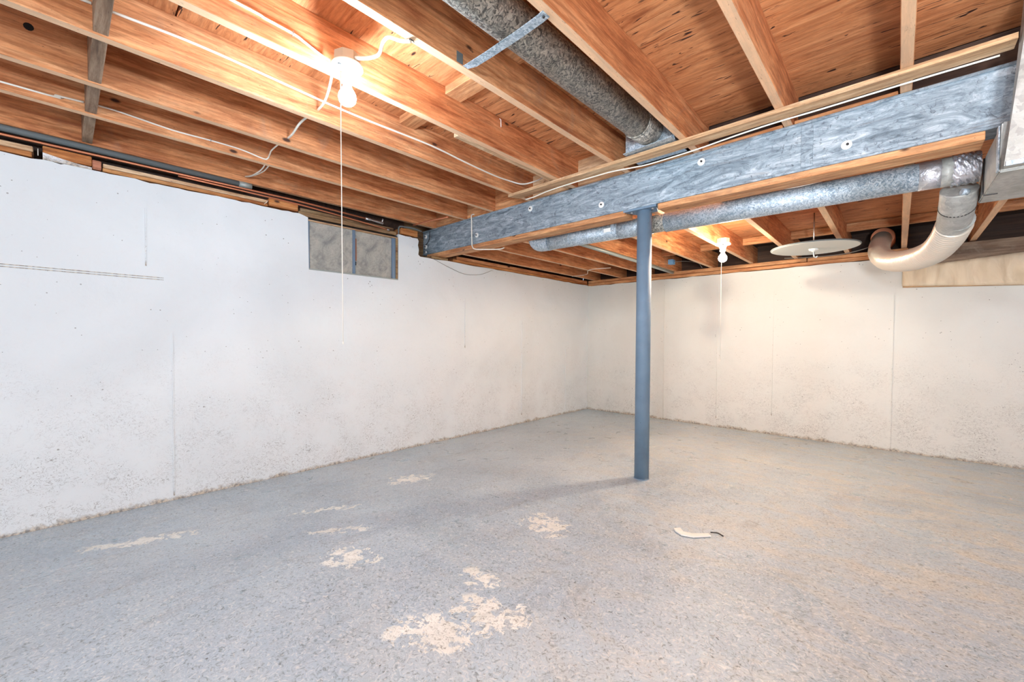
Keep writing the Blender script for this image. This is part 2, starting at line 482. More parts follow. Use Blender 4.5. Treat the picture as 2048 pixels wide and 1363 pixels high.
def jag(a, b, z, n, amp, seed):
    rnd = random.Random(seed)
    return [(a + (b - a) * i / n + (0 if i in (0, n) else rnd.uniform(-.3, .3) * (b - a) / n), z + (rnd.uniform(-amp, amp))) for i in range(n + 1)]
top = [(YF, 0)] + jag(YF, -5.19, 1.897, 10, .004, 1) + [(-5.15, 1.900)] + jag(-5.14, -3.90, 1.899, 30, .005, 2) + [(-3.86, 1.893), (-3.836, 1.886), (-3.832, 1.502), (-3.072, 1.502), (-3.068, 1.905)]
top += jag(-3.0, -2.87, 1.902, 5, .004, 3) + [(-2.858, 1.88), (-2.866, 1.84), (-2.856, 1.80), (-2.862, 1.757)] + jag(-2.84, .25, 1.743, 30, .004, 4) + [(.25, 0)]
wl = prism('wall_left', top, -.25, 0, 'yz', M_WALLL, origin=(0, 0, 0), kind='structure')
poly = [(0, 0), (0, 1.743)] + jag(.05, 3.2, 1.733, 34, .004, 5) + [(XR, 1.733), (XR, 0)]
wb = prism('wall_back', poly, 0, .25, 'xz', M_WALLB, origin=(0, 0, 0), kind='structure')
box('wall_right', (XR, XR + .2, YF, .25, 0, 2.24), M_WALLB, None, 0, kind='structure')
box('wall_front', (-.25, XR + .2, YF - .2, YF, 0, 2.24), M_WALLL, None, 0, kind='structure')

def ridge(y, z0, z1, w=.006, d=.006):
    o = prism('form_seam', [(y - w / 2, z0), (y + w / 2, z0), (y + w / 2 + .002, z1), (y - w / 2 + .002, z1)], -.001, d, 'yz', M_WALLL, wl)
for y, z0, z1 in ((-4.638, .03, 1.02), (-4.755, 1.41, 1.745), (-2.30, .9, 1.40), (-1.42, .1, 1.21), (-.541, .0, .86)):
    ridge(y, z0, z1)
for z in (1.350, 1.338):
    o = prism('form_seam', [(-6.4, z + .006), (-4.675, z), (-4.675, z - .004), (-6.4, z + .002)], -.001, .0035, 'yz', M_WALLL, wl)
for x, z0, z1 in ((3.175, .0, 1.40), (2.251, .2, 1.50), (1.707, .1, 1.62), (1.095, .0, 1.62)):
    o = prism('form_seam', [(x - .003, z0), (x + .003, z0), (x + .004, z1), (x - .002, z1)], -.006, .001, 'xz', M_WALLB, wb)

# subfloor
ZF, ZB = 2.226, 1.996
ce = box('ceiling', (-.25, XR, YF, .25, 2.25, 2.30), M_SHADEW, None, 0, kind='structure')
yseams = [YF, -6.0, -4.78, -3.53, -2.52]
for k in range(len(yseams) - 1):
    xs = [-.25, 1.13 if k % 2 else .0, 2.80 if k % 2 else 1.55, 4.4 if k % 2 else 3.2, XR]
    xs = [-.25, 1.15, 3.21, XR] if k % 2 else [-.25, .40, 2.37, 4.4, XR]
    for a, b in zip(xs, xs[1:]):
        o = box('plywood_panel', (a + .002, b - .002, yseams[k] + .003, yseams[k + 1] - .003, ZF, ZF + .018), M_PLY, ce, 0)
for (y0, y1) in ((-2.50, -1.30), (-1.30, -.47)):
    xs = [-.25, 1.65, 3.23, XR] if y0 < -2 else [-.25, .89, 2.85, XR]
    for a, b in zip(xs, xs[1:]):
        box('plywood_panel', (a + .002, b - .002, y0 + .003, y1 - .003, ZB, ZB + .018), M_PLY, ce, 0)
box('plywood_panel', (-.25, XR, -.10, .25, ZB + .02, ZB + .035), M_SHADEW, ce, 0)
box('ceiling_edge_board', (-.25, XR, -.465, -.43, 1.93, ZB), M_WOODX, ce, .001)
box('ceiling_edge_board', (-.25, XR, -.43, -.10, ZB, ZB + .018), M_SHADEW, ce, 0)
box('rim_joist', (-.17, XR - .01, .14, .178, 1.752, 2.013), M_SHADEW, None, 0, label='dark rim board behind the joist ends on top of the back wall', cat='rim board')
box('rim_joist', (-.215, -.178, YF + .01, -2.9, 1.912, 2.224), M_SHADEW, None, 0, label='dark rim board standing on the outer edge of the left wall', cat='rim board')
box('rim_joist', (-.215, -.178, -2.45, .14, 1.752, 1.994), M_SHADEW, None, 0, label='dark rim board over the left wall beyond the steel beam', cat='rim board')
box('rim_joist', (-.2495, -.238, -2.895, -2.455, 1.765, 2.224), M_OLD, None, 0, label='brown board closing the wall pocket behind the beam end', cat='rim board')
box('rim_joist', (-.17, XR - .01, -2.520, -2.506, 2.045, 2.224), M_SHADEW, None, 0, label='dark upright board closing the joist bays above the steel beam', cat='rim board')

# ------------------------------------------------------------------ front joists
FJ = [(-.065, 'dark-shadowed floor joist over the left wall, directly above the grey pipe'),
      (.380, 'first floor joist out from the left wall, thin grey cable stapled to its side'),
      (.727, 'second floor joist out from the left wall, in front of the steel beam'),
      (1.130, 'third floor joist out from the left wall, thick white cable running along its side'),
      (1.535, 'floor joist that carries the round ceiling lamp with the cool white bulb'),
      (1.933, 'floor joist left of the large galvanised pipe, white cable stapled under its edge'),
      (2.352, 'floor joist directly right of the large galvanised pipe between the joists'),
      (2.780, 'floor joist with a knotty side, second to the right of the galvanised pipe'),
      (3.195, 'floor joist nearest the hanging sheet metal riser at the right, in front of the beam')]
joists = []
for x, lab in FJ:
    y1 = -2.522
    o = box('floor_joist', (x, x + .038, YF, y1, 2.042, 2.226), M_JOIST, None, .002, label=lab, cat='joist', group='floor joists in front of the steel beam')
    joists.append(o)
BJ = [(.08, 'back joist nearest the left wall, beyond the steel beam'),
      (.48, 'second back joist from the left wall, beyond the steel beam'),
      (.868, 'third back joist from the left wall, just left of the duct elbow'),
      (1.211, 'back joist with the grey conduit under it and the light blue box on its side'),
      (1.628, 'back joist between the light blue box and the warm bulb'),
      (2.030, 'back joist that carries the lamp with the warm bulb'),
      (2.430, 'back joist passing over the left half of the hanging round metal disc'),
      (2.830, 'back joist passing over the right half of the hanging round metal disc'),
      (3.213, 'back joist seen end-on right of the foil hose collar'),
      (3.620, 'back joist at the far right, above the grey header board')]
for x, lab in BJ:
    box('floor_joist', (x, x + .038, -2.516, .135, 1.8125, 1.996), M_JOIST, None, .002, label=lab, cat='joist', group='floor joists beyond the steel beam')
# knots and bored holes
for (j, y, z, r) in ((joists[2], -5.166, 2.178, .014), (joists[4], -4.865, 2.20, .012)):
    lathe('bored_hole', [(r, 0), (r, .0012)], (j.location.x + .0192, y, z), M_DARK, j, 'x', 12, False)
# sister joist
box('sister_joist', (1.495, 1.5335, -3.68, -2.66, 2.046, 2.20), M_PALE, None, .002, label='short pale board sistered to the lamp joist, ending at the beam', cat='joist')
# solid blocking row
gaps = [(-.027, .380), (.418, .727), (.765, 1.130), (1.168, 1.535)]
bl = ['nearest the left wall', 'between the first and second joists from the left wall', 'between the second and third joists from the left wall', 'next to the start of the thick white cable']
for (a, b), t_ in zip(gaps, bl):
    box('joist_blocking', (a, b, -5.008, -4.968, 2.048, 2.226), M_BLOCK, None, .002, label='weathered grey blocking board ' + t_, cat='blocking', group='row of blocking boards at the left')
gaps = [(1.168, 1.535, 'between the thick white cable and the lamp joist'), (1.573, 1.933, 'under the plywood seam right of the lamp joist'), (1.971, 2.352, 'half hidden behind the large galvanised pipe')]
for a, b, t_ in gaps:
    box('seam_cleat', (a, b, -3.80, -3.70, 2.187 if a < 1.9 else 2.202, 2.226), M_WOODX, None, .002, label='flat wooden cleat ' + t_, cat='cleat', group='cleats under the plywood seam')
for a, b, m, t_ in ((.765, 1.130, M_WOODX, 'at the left end of the ledger strip'), (1.168, 1.495, M_PALEX, 'at the cable bend'), (1.573, 1.933, M_PALEX, 'left of the end of the large galvanised pipe'), (.418, .727, M_WOODX, 'second from the left wall'), (-.027, .38, M_WOODX, 'nearest the left wall')):
    box('beam_blocking', (a, b, -2.64, -2.602, 2.043, 2.226), m, None, .002, label='upright block on the steel beam ' + t_, cat='blocking', group='blocking on the steel beam')
for a, b, t_ in ((2.0, 2.345, 'beneath the end of the galvanised pipe'), (2.395, 2.775, 'right of the galvanised pipe'), (2.822, 3.19, 'below the knotty joist')):
    box('beam_shim', (a, b, -2.648, -2.60, 2.043, 2.060), M_WOODX, None, .0015, label='thin orange wood strip lying on the steel beam ' + t_, cat='shim', group='wood strips on the beam')
# ledger strip
prism('ledger_strip', [(1.165, -2.79), (1.125, -2.868), (3.486, -2.875), (3.486, -2.80)], 2.021, 2.0405, 'xy', M_PALEX, label='long light wood strip nailed across under the joists in front of the steel beam', cat='wood strip')

# ------------------------------------------------------------------ steel beam and column
beam = empty('steel_beam', (1.6, -2.586, 1.81), 'long weathered blue-grey steel beam with round washers, carried by the blue column', 'beam')
XB0, XB1 = -.228, 3.9
box('web', (XB0, XB1, -2.646, -2.634, 1.821, 2.030), M_STEEL, beam, 0)
box('top_flange', (XB0, XB1, -2.656, -2.524, 2.028, 2.041), M_STEEL, beam, .002)
box('bottom_flange', (XB0, XB1, -2.652, -2.522, 1.8095, 1.822), M_STEEL, beam, .002)
box('splice_plate', (2.851, 2.898, -2.650, -2.646, 1.824, 2.026), M_STEEL, beam, .001)
for x, z in ((-.180, 1.985), (-.180, 1.888), (-.18, 1.835), (.553, 1.881), (1.151, 1.983), (1.763, 1.882), (2.391, 1.985), (3.022, 1.883)):
    r = .020 if z > 1.84 else .012
    b = lathe('bolt', [(r, 0), (r, -.003), (.55 * r, -.003), (.55 * r, -.010), (.3 * r, -.012)], (x, -2.646, z), M_WHITE, beam, 'y', 16, False)
    lathe('thread_end', [(r * .3, 0), (r * .25, -.006)], (x + .004, -2.6575, z - .001), M_BLACK, b, 'y', 8, False)
for a, b, t_ in ((-.165, 1.93, 'left of the blue column'), (2.145, 3.44, 'right of the blue column')):
    box('nailing_plate', (a, b, -2.646, -2.53, 1.776, 1.809), M_WOODX, None, .0015, label='light wood plate bolted along the underside of the steel beam ' + t_, cat='wood plate', group='plates under the steel beam')
box('bearing_shim', (-.17, -.02, -2.70, -2.50, 1.750, 1.7745), M_OLD, None, .002, label='brown wood shim under the left end of the steel beam in its wall pocket', cat='shim')
CX, CY = 2.036, -2.588
colm = empty('support_column', (CX, CY, floor_z(CX, CY)), 'round blue-grey painted steel column standing on the floor under the beam', 'column')
zb = floor_z(CX, CY)
lathe('shaft', [(.0445, zb - .006), (.0445, 1.80)], (CX, CY, 0), M_COL, colm, seg=40)
prism('top_plate', [(CX - .115, -2.648), (CX + .10, -2.648), (CX + .06, -2.53), (CX - .07, -2.53)], 1.797, 1.8092, 'xy', M_COL, colm)
lathe('base_collar', [(.047, zb - .006), (.047, zb + .004), (.0455, zb + .006)], (CX, CY, 0), M_COL, colm, seg=32)
for dx in (-.07, .065):
    lathe('plate_bolt', [(.008, 1.790), (.008, 1.797)], (CX + dx, -2.62, 0), M_STAPLE, colm, seg=8)

# ------------------------------------------------------------------ wall tops on the left: sill boards
def sill(y0, y1, z0, z1, m, lab, x0=-.14, x1=-.002, name='sill_board'):
    return box(name, (x0, x1, y0, y1, z0, z1), m, None, .003, label=lab, cat='sill board', group='sill boards on the left wall')
sill(YF, -5.187, 1.903, 1.928, M_SILL, 'lower orange-brown sill board at the far left end of the left wall')
sill(YF, -5.183, 1.931, 1.958, M_PALE, 'upper pale sill board at the far left end of the left wall', -.14, -.008)
sill(-5.150, -4.972, 1.921, 1.972, M_SILL, 'thick orange sill block bedded on white mortar at the left', -.14, -.001)
sill(-4.970, -4.934, 1.909, 1.958, M_RED, 'short pinkish block beside the mortared orange block', -.14, -.004)
sill(-4.930, -4.105, 1.906, 1.926, M_SILL, 'long lower orange sill board on the left wall before the window')
sill(-4.928, -4.104, 1.930, 1.952, M_PALE, 'long upper pale sill board on the left wall before the window', -.14, -.012)
sill(-4.099, -3.905, 1.914, 1.966, M_SILL, 'orange sill block beside the top left corner of the window', -.14, 0)
sill(-3.90, -3.08, 1.893, 1.925, M_OLD, 'weathered yellowish board lying along the top of the window', -.16, -.012)
sill(-3.88, -3.10, 1.930, 1.955, M_OLD, 'thin weathered board above the yellowish board over the window', -.16, -.03)
sill(-3.04, -2.868, 1.914, 1.966, M_SILL, 'orange block with rounded ends between the window and the steel beam', -.12, .0)
prism('mortar_bed', [(-5.15, 1.9), (-5.15, 1.936), (-5.09, 1.925), (-5.02, 1.915), (-4.972, 1.912), (-4.972, 1.9)], -.06, .004, 'yz', M_MORTAR, label='white mortar smeared under the thick orange sill block', cat='mortar')
sp_ = box('sill_plate', (-.16, -.004, -2.45, -.01, 1.749, 1.7745), M_SILL, None, .003, label='lower orange plate on the left wall beyond the beam', cat='sill plate')
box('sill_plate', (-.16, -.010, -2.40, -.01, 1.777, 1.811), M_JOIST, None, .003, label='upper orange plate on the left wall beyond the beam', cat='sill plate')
box('sill_plate', (.0, XR - .3, -.008, .13, 1.7385, 1.771), M_WOODX, None, .003, label='lower orange plate running along the top of the back wall', cat='sill plate')
box('sill_plate', (1.16, 2.53, -.035, .13, 1.774, 1.811), M_WOODX, None, .003, label='protruding upper plate on the back wall, below the warm bulb', cat='sill plate')
box('sill_plate', (.0, 1.157, -.004, .13, 1.774, 1.811), M_WOODX, None, .003, label='upper plate on the back wall at the room corner', cat='sill plate')
box('sill_plate', (2.533, 3.26, -.0, .13, 1.774, 1.811), M_WOODX, None, .003, label='upper plate on the back wall behind the foil hose', cat='sill plate')

# pipes along the left wall
p = empty('copper_pipe', (.012, -5.0, 1.985), 'thin copper water pipe running along the left wall top to a small valve', 'pipe')
tube('pipe', [(.012, YF, 1.982), (.012, -5.29, 1.978), (.012, -4.94, 1.981), (.010, -3.93, 1.988), (.010, -3.38, 1.972)], .0065, M_COPPER, p, 8)
tube('valve', [(.010, -3.385, 1.972), (.010, -3.34, 1.971), (.010, -3.335, 1.971), (.010, -3.25, 1.966), (.010, -3.225, 1.965)], lambda t, l: .011 if (t < .3 or t > .72) else .008, M_STAPLE, p, 10)
tube('valve_stem', [(.010, -3.235, 1.965), (.010, -3.228, 1.995), (.010, -3.226, 2.0)], .007, M_STAPLE, p, 8)
p = empty('copper_pipe', (.006, -3.6, 1.95), 'short thin copper pipe sloping down above the window, below the valve pipe', 'pipe')
tube('pipe', [(.006, -4.6, 1.972), (.006, -3.95, 1.966), (.006, -3.5, 1.944), (.006, -3.18, 1.922)], .0055, M_COPPER, p, 8, 6)
tube('end_cap', [(.006, -3.185, 1.922), (.006, -3.16, 1.920)], .008, M_STAPLE, p, 8)
p = empty('grey_pipe', (-.022, -5.0, 2.018), 'dark grey pipe tucked under the joist along the top of the left wall', 'pipe')
tube('pipe', [(-.022, YF, 2.020), (-.022, -4.27, 2.020)], .017, M_PIPEG, p, 14)
tube('coupling', [(-.022, -4.275, 2.020), (-.022, -4.20, 2.020)], .0205, M_CONDUIT, p, 14)

# ------------------------------------------------------------------ window in the left wall
win = tag(empty('window_1', (-.03, -3.45, 1.502)), kind='structure')
wy0, wy1, wz0, wz1 = -3.831, -3.073, 1.503, 1.884
def wpart(name, y0, y1, z0, z1, x0, x1, m, bev=.001):
    return box(name, (x0, x1, y0, y1, z0, z1), m, win, bev)
wpart('frame_rail', wy0, wy1, wz0, wz0 + .010, -.045, -.004, M_CONDUIT)
wpart('frame_rail', wy0, wy1, 1.864, 1.874, -.045, -.002, M_PALE)
wpart('frame_rail', wy0, wy1, 1.874, 1.884, -.05, -.010, M_DARK)
wpart('frame_stile', wy0, wy0 + .008, wz0 + .01, 1.864, -.045, -.006, M_FRAME)
wpart('frame_stile', -3.484, -3.464, wz0 + .01, 1.864, -.04, -.006, M_FRAME)
wpart('frame_stile', -3.122, -3.092, wz0 + .01, 1.864, -.03, -.010, M_FRAME)
wpart('frame_stile', -3.092, wy1, wz0 + .01, 1.864, -.045, -.002, M_OLD)
wpart('pane', wy0 + .008, -3.484, wz0 + .010, 1.864, -.022, -.018, M_GLASS, 0)
wpart('pane', -3.464, -3.122, wz0 + .010, 1.864, -.034, -.030, M_GLASS, 0)
wpart('latch', -3.461, -3.450, 1.62, 1.80, -.028, -.012, M_RUST, .002)
wpart('latch_tip', -3.460, -3.451, 1.585, 1.615, -.028, -.014, M_BLACK, .002)
box('window_well_panel', (-.25, -.235, -3.83, -3.075, 1.5035, 1.883), M_WALLL, win, 0)

# ------------------------------------------------------------------ round duct between the front joists
d = empty('galvanised_pipe', (2.19, -3.6, 2.05), 'large dusty galvanised round duct running between the front joists up to the beam', 'duct')
tube('pipe', [(2.165, YF + .1, 2.135), (2.165, -5.2, 2.13), (2.195, -3.02, 2.124)], .072, M_GALVD, d, 36)
tube('elbow', [(2.195, -3.03, 2.124), (2.197, -2.965, 2.123), (2.198, -2.91, 2.128), (2.198, -2.88, 2.14)], lambda t, l: .0745 if t < .35 else .0735, M_GALVD, d, 36)
tube('crimp_ring', [(2.195, -3.035, 2.124), (2.195, -3.025, 2.124)], .0765, M_GALVD, d, 36)
bm = bmesh.new()
bm_box(2.050, 2.330, -2.872, -2.866, 2.052, 2.222, 0, bm)
link('boot_plate', bm, M_GALV, d)
prism('boot_tray', [(2.048, -2.90), (2.333, -2.925), (2.333, -2.70), (2.048, -2.70)], 2.046, 2.049, 'xy', M_GALV, d)
box('boot', (2.06, 2.325, -2.862, -2.69, 2.052, 2.20), M_GALV, d, .003)
st = empty('strap_hanger', (2.16, -4.0, 2.03), 'bright sheet metal strap slung under the large galvanised duct between two joists', 'strap')
bm = bmesh.new()
pts = [(1.952, 2.060), (1.975, 2.040), (2.02, 2.033), (2.10, 2.031), (2.25, 2.032), (2.34, 2.036), (2.366, 2.040)]
A = []
for x, z in pts:
    y = -4.018
    wdt = .018 if x > 2.0 else .012
    A.append([bm.verts.new((x, y - wdt, z - .0008)), bm.verts.new((x, y + wdt, z - .0008)), bm.verts.new((x, y + wdt, z + .0008)), bm.verts.new((x, y - wdt, z + .0008))])
for a, b in zip(A, A[1:]):
    for k in range(4): bm.faces.new((a[k], a[(k + 1) % 4], b[(k + 1) % 4], b[k]))
bm.faces.new(A[0]); bm.faces.new(A[-1][::-1])
link('band', bm, M_GALV, st)
box('tab', (1.9715, 1.9735, -4.06, -4.03, 2.045, 2.085), M_PIPEG, st, .0005)
lathe('nail', [(.005, 2.036), (.004, 2.032)], (2.356, -4.018, 0), M_BLACK, st, seg=8)

# ------------------------------------------------------------------ branch duct under the back joists
br = empty('branch_duct', (2.3, -2.43, 1.69), 'long spangled galvanised round duct running behind the blue column', 'duct')
def bp(x): return Vector((x, -2.472 + (x - 1.15) / 2.3 * .085, 1.747))
tube('elbow', [bp(1.20), bp(1.15), Vector((1.105, -2.474, 1.752)), Vector((1.072, -2.474, 1.775)), Vector((1.056, -2.474, 1.81)), Vector((1.052, -2.474, 1.86))], .0575, M_GALV, br, 32, 3)
tube('crimp_ring', [bp(1.195), bp(1.205)], .0595, M_GALV, br, 32)
tube('pipe', [bp(1.20), bp(1.80)], .056, M_GALV, br, 32)
tube('crimp_ring', [bp(1.40), bp(1.408)], .0572, M_GALV, br, 32)
tube('crimp_ring', [bp(1.56), bp(1.568)], .0572, M_GALV, br, 32)
tube('pipe', [bp(1.79), bp(2.02)], .0585, M_GALV, br, 32)
tube('sleeve', [bp(2.02), bp(2.125)], .056, M_GALVD, br, 32)
tube('pipe', [bp(2.11), bp(3.27)], .0610, M_GALV, br, 36)
tube('foil_wrap', [bp(3.262), bp(3.34)], .0622, M_FOIL, br, 36, label='bright foil tape wrap')
tube('tape_band', [bp(3.333), bp(3.372)], .0630, M_DUCT, br, 36)
wr = random.Random(3)
fw = tube('foil_wrap', [bp(3.366 + .0053 * k) for k in range(17)], .0635, M_FOIL, br, 40, label='crumpled foil tape')
for v_ in fw.data.vertices:
    q_ = v_.co
    d_ = .0022 * (math.sin(q_.x * 260 + q_.z * 190) + math.sin(q_.y * 230 - q_.x * 310) + wr.uniform(-.9, .9))
    c_ = Vector((0, q_.y, q_.z - .0635))
    if c_.length > 1e-4: v_.co = q_ + c_.normalized() * d_
for p_ in fw.data.polygons: p_.use_smooth = False
hs = empty('duct_strap', (1.765, -2.44, 1.78), 'small metal strap and clip holding the branch duct left of the column', 'strap')
box('band', (1.752, 1.776, -2.5075, -2.5055, 1.735, 1.808), M_GALV, hs, .0005)
box('clip', (1.70, 1.752, -2.5085, -2.5055, 1.735, 1.762), M_WHITE, hs, .0008)

# tap with foil hose
ho = empty('foil_hose', (3.3, -1.5, 1.45), 'shiny flexible foil hose curving from the branch duct to the back wall', 'hose')
tube('tap_pipe', [(3.396, -2.335, 1.677), (3.396, -2.305, 1.648), (3.396, -2.23, 1.612), (3.396, -2.12, 1.580), (3.394, -2.056, 1.563)], .0615, M_DUCT, ho, 32, 4)
tube('crimp_ring', [(3.396, -2.252, 1.6225), (3.396, -2.246, 1.6195)], .063, M_BLACK, ho, 32)
tube('crimp_ring', [(3.406, -2.136, 1.5845), (3.405, -2.130, 1.583)], .063, M_DUCT, ho, 32)
tube('damper_clip', [(3.40, -2.385, 1.652), (3.42, -2.375, 1.648)], .014, M_GALV, ho, 12)
hp = [(3.40, -2.085, 1.57), (3.385, -1.93, 1.535), (3.35, -1.72, 1.505), (3.29, -1.52, 1.50), (3.215, -1.30, 1.520), (3.145, -1.08, 1.565), (3.10, -.82, 1.645), (3.082, -.52, 1.75), (3.09, -.17, 1.885)]
fine = catmull(hp, 60)
tube('foil_hose_body', fine, lambda t, l: .0650 + .0040 * math.sin(l * 2 * math.pi / .023), M_FLEX, ho, 30)
lathe('wall_collar', [(.078, -.20), (.082, -.19), (.082, .06), (.070, .06), (.070, -.19)], (3.095, 0, 1.895), M_COPPER, ho, 'y', 32)

# ------------------------------------------------------------------ ducts at the right edge
tr = empty('trunk_duct', (3.9, -2.5, 1.61), 'flat rectangular sheet metal trunk duct under the beam at the right edge', 'duct')
bm = bmesh.new()
P = [(3.461, -2.785, 1.602), (4.5, -2.785, 1.602), (4.5, -2.242, 1.620), (3.461, -2.242, 1.620), (3.461, -2.83, 1.765), (4.5, -2.83, 1.765), (4.5, -2.242, 1.772), (3.461, -2.242, 1.772)]
vs = [bm.verts.new(q) for q in P]
for f in ((0, 3, 2, 1), (4, 5, 6, 7), (0, 1, 5, 4), (1, 2, 6, 5), (2, 3, 7, 6), (3, 0, 4, 7)): bm.faces.new([vs[i] for i in f])
bmesh.ops.bevel(bm, geom=list(bm.edges), offset=.004, segments=2, affect='EDGES')
link('duct_body', bm, M_DUCT, tr)
box('seam_cleat', (3.4575, 3.4605, -2.423, -2.416, 1.617, 1.768), M_BLACK, tr, 0)
box('seam_cleat', (3.4605, 3.50, -2.423, -2.416, 1.6105, 1.6135), M_BLACK, tr, 0)
box('corner_flange', (3.456, 3.4605, -2.80, -2.765, 1.606, 1.764), M_GALV, tr, .001)
ri = empty('riser_duct', (3.53, -2.86, 1.60), 'upright flat sheet metal riser duct in front of the beam at the right edge', 'duct')
bm = bmesh.new()
P = [(3.459, -2.905, 1.590), (3.60, -2.905, 1.590), (3.60, -2.838, 1.600), (3.467, -2.838, 1.600), (3.494, -2.905, 2.0), (3.60, -2.905, 2.0), (3.60, -2.838, 2.0), (3.491, -2.838, 2.0),
     (3.510, -2.905, 2.22), (3.60, -2.905, 2.22), (3.60, -2.838, 2.22), (3.503, -2.838, 2.22)]
vs = [bm.verts.new(q) for q in P]
for f in ((0, 3, 2, 1), (8, 9, 10, 11), (0, 1, 5, 4), (1, 2, 6, 5), (2, 3, 7, 6), (3, 0, 4, 7), (4, 5, 9, 8), (5, 6, 10, 9), (6, 7, 11, 10), (7, 4, 8, 11)): bm.faces.new([vs[i] for i in f])
link('duct_body', bm, M_DUCT, ri)
box('end_flange', (3.462, 3.60, -2.912, -2.905, 1.588, 1.604), M_GALV, ri, .001)

# ------------------------------------------------------------------ hanging round metal disc
di = empty('metal_disc', (2.71, -1.03, 1.715), 'large flat round pale grey metal disc hanging under the back joists', 'disc')
o = lathe('plate', [(.278, 1.725), (.284, 1.723), (.284, 1.718), (.279, 1.716)], (2.71, -1.03, 0), M_DISC, di, seg=64, smooth=False)
tube('rim', [(2.71 + .285 * math.cos(k * math.pi / 36), -1.03 + .285 * math.sin(k * math.pi / 36), 1.724) for k in range(73)], .0055, M_PIPEG, di, 8)
lathe('hub', [(.034, 1.715), (.030, 1.703), (.016, 1.699), (.012, 1.690)], (2.71, -1.03, 0), M_WHITE, di, seg=20)
tube('hook', [(2.71, -1.03, 1.695), (2.712, -1.03, 1.665), (2.716, -1.03, 1.652), (2.728, -1.03, 1.647), (2.735, -1.03, 1.657)], .006, M_STAPLE, di, 8, 4)
tube('hanger_rod', [(2.71, -1.03, 1.723), (2.71, -1.03, 1.995)], .005, M_STAPLE, di, 8)

# ------------------------------------------------------------------ covered opening on the back wall
box('header_board', (3.262, 4.6, -.032, -.002, 1.640, 1.802), M_GREYX, None, .002, label='weathered grey-brown board along the top of the back wall at the right', cat='board')
bm = bmesh.new(); N = 60; rnd = random.Random(5); ph = [rnd.uniform(0, 6) for _ in range(6)]
F, Bk = [], []
for i in range(N + 1):
    t = i / N; x = 3.226 + t * 1.25
    zb_ = 1.474 - .05 * t * 1.6; zt = 1.628 + .095 * t
    colf, colb = [], []
    for j in range(9):
        s = j / 8; z = zb_ + (zt - zb_) * s
        edge = min(1, min(t * 18, (1 - t) * 18)) ** .5 * (math.sin(math.pi * min(1, max(0, .06 + s * .9))) ** .35)
        w = .005 * math.sin(x * 38 + z * 20 + ph[0]) + .004 * math.sin(x * 71 - z * 34 + ph[1]) + .0025 * math.sin(x * 130 + ph[2])
        colf.append(bm.verts.new((x, -.035 - .030 * edge - w * edge, z)))
        colb.append(bm.verts.new((x, -.033, z)))
    F.append(colf); Bk.append(colb)
for i in range(N):
    for j in range(8):
        bm.faces.new((F[i][j], F[i + 1][j], F[i + 1][j + 1], F[i][j + 1]))
        bm.faces.new((Bk[i][j], Bk[i][j + 1], Bk[i + 1][j + 1], Bk[i + 1][j]))
    bm.faces.new((F[i][0], Bk[i][0], Bk[i + 1][0], F[i + 1][0])); bm.faces.new((F[i][8], F[i + 1][8], Bk[i + 1][8], Bk[i][8]))
bm.faces.new(F[0] + Bk[0][::-1]); bm.faces.new(F[N][::-1] + Bk[N])
o = link('cloth_panel', bm, M_CLOTH, smooth=True); tag(o, 'wrinkled cream cloth panel hanging below the grey board on the back wall', 'cloth panel')
prism('backing_board', [(3.23, 1.462), (4.5, 1.40), (4.5, 1.47), (3.23, 1.50)], -.033, -.002, 'xz', M_PALEX, label='thin pale board edge showing below the cream cloth panel', cat='board')
prism('foam_blob', [(3.40, 1.8035), (3.42, 1.822), (3.45, 1.825), (3.47, 1.8035)], -.03, .03, 'xz', M_YELLOW, label='small dab of yellow foam on the header board', cat='foam')

# ------------------------------------------------------------------ lamps
def lamp(c, col, power, label, cord=None, flip=False, chain_end=None, group='bare bulb ceiling lamps'):
    x, y, z = c                       # centre of the lampholder's lower face
    L = empty('ceiling_lamp', (x, y, z), label, 'lamp', group)
    lathe('junction_box', [(.050, z + .012), (.050, z + .050)], (x, y, 0), M_TAN, L, seg=8, smooth=False)
    h = lathe('lampholder', [(.055, z + .013), (.0575, z + .009), (.0575, z + .002), (.050, z), (.030, z - .004), (.026, z - .02), (.0215, z - .034), (.0225, z - .050), (.019, z - .052)], (x, y, 0), M_PORC, L, seg=40)
    lathe('screw', [(.004, z - .003), (.003, z - .006)], (x + .04, y - .01, 0), M_STAPLE, h, seg=8)
    lathe('outlet_hole', [(.0075, z - .001), (.0075, z - .006)], (x + .012, y - .036, 0), M_BLACK, h, seg=10)
    lathe('bulb_neck', [(.014, z - .045), (.0155, z - .062), (.020, z - .076)], (x, y, 0), M_WHITE, L, seg=20)
    mt = emit('bulb_glow_' + ('cool' if col is COOL else 'warm'), col, power)
    zc = z - .106
    prof = [(.0185, zc + .028), (.026, zc + .020), (.0315, zc + .008), (.0325, zc - .004), (.029, zc - .017), (.021, zc - .026), (.010, zc - .0315), (.002, zc - .0325)]
    lathe('bulb', prof, (x, y, 0), mt, L, seg=24)
    if chain_end:
        a, b = chain_end
        k = tube('pull_cord', [(a[0] - .0, a[1], z - .046), (a[0], a[1], a[2]), b], .0019, M_CORD, L, 6)
        tube('chain_arm', [(x + (a[0] - x) * .3, y + (a[1] - y) * .3, z - .045), (a[0], a[1], z - .046)], .003, M_BRASS, L, 6)
        lathe('cord_bead', [(.001, b[2] - .012), (.0028, b[2] - .008), (.0028, b[2] - .003), (.001, b[2])], (b[0], b[1], 0), M_CORD, L, seg=8)
    return L
lamp((1.650, -4.333, 2.026), COOL, LAMP_COOL, 'round white porcelain lamp with a glowing cool white bulb, nearest the viewer, on a joist', chain_end=((1.690, -4.378, 1.86), (1.690, -4.372, .985)))
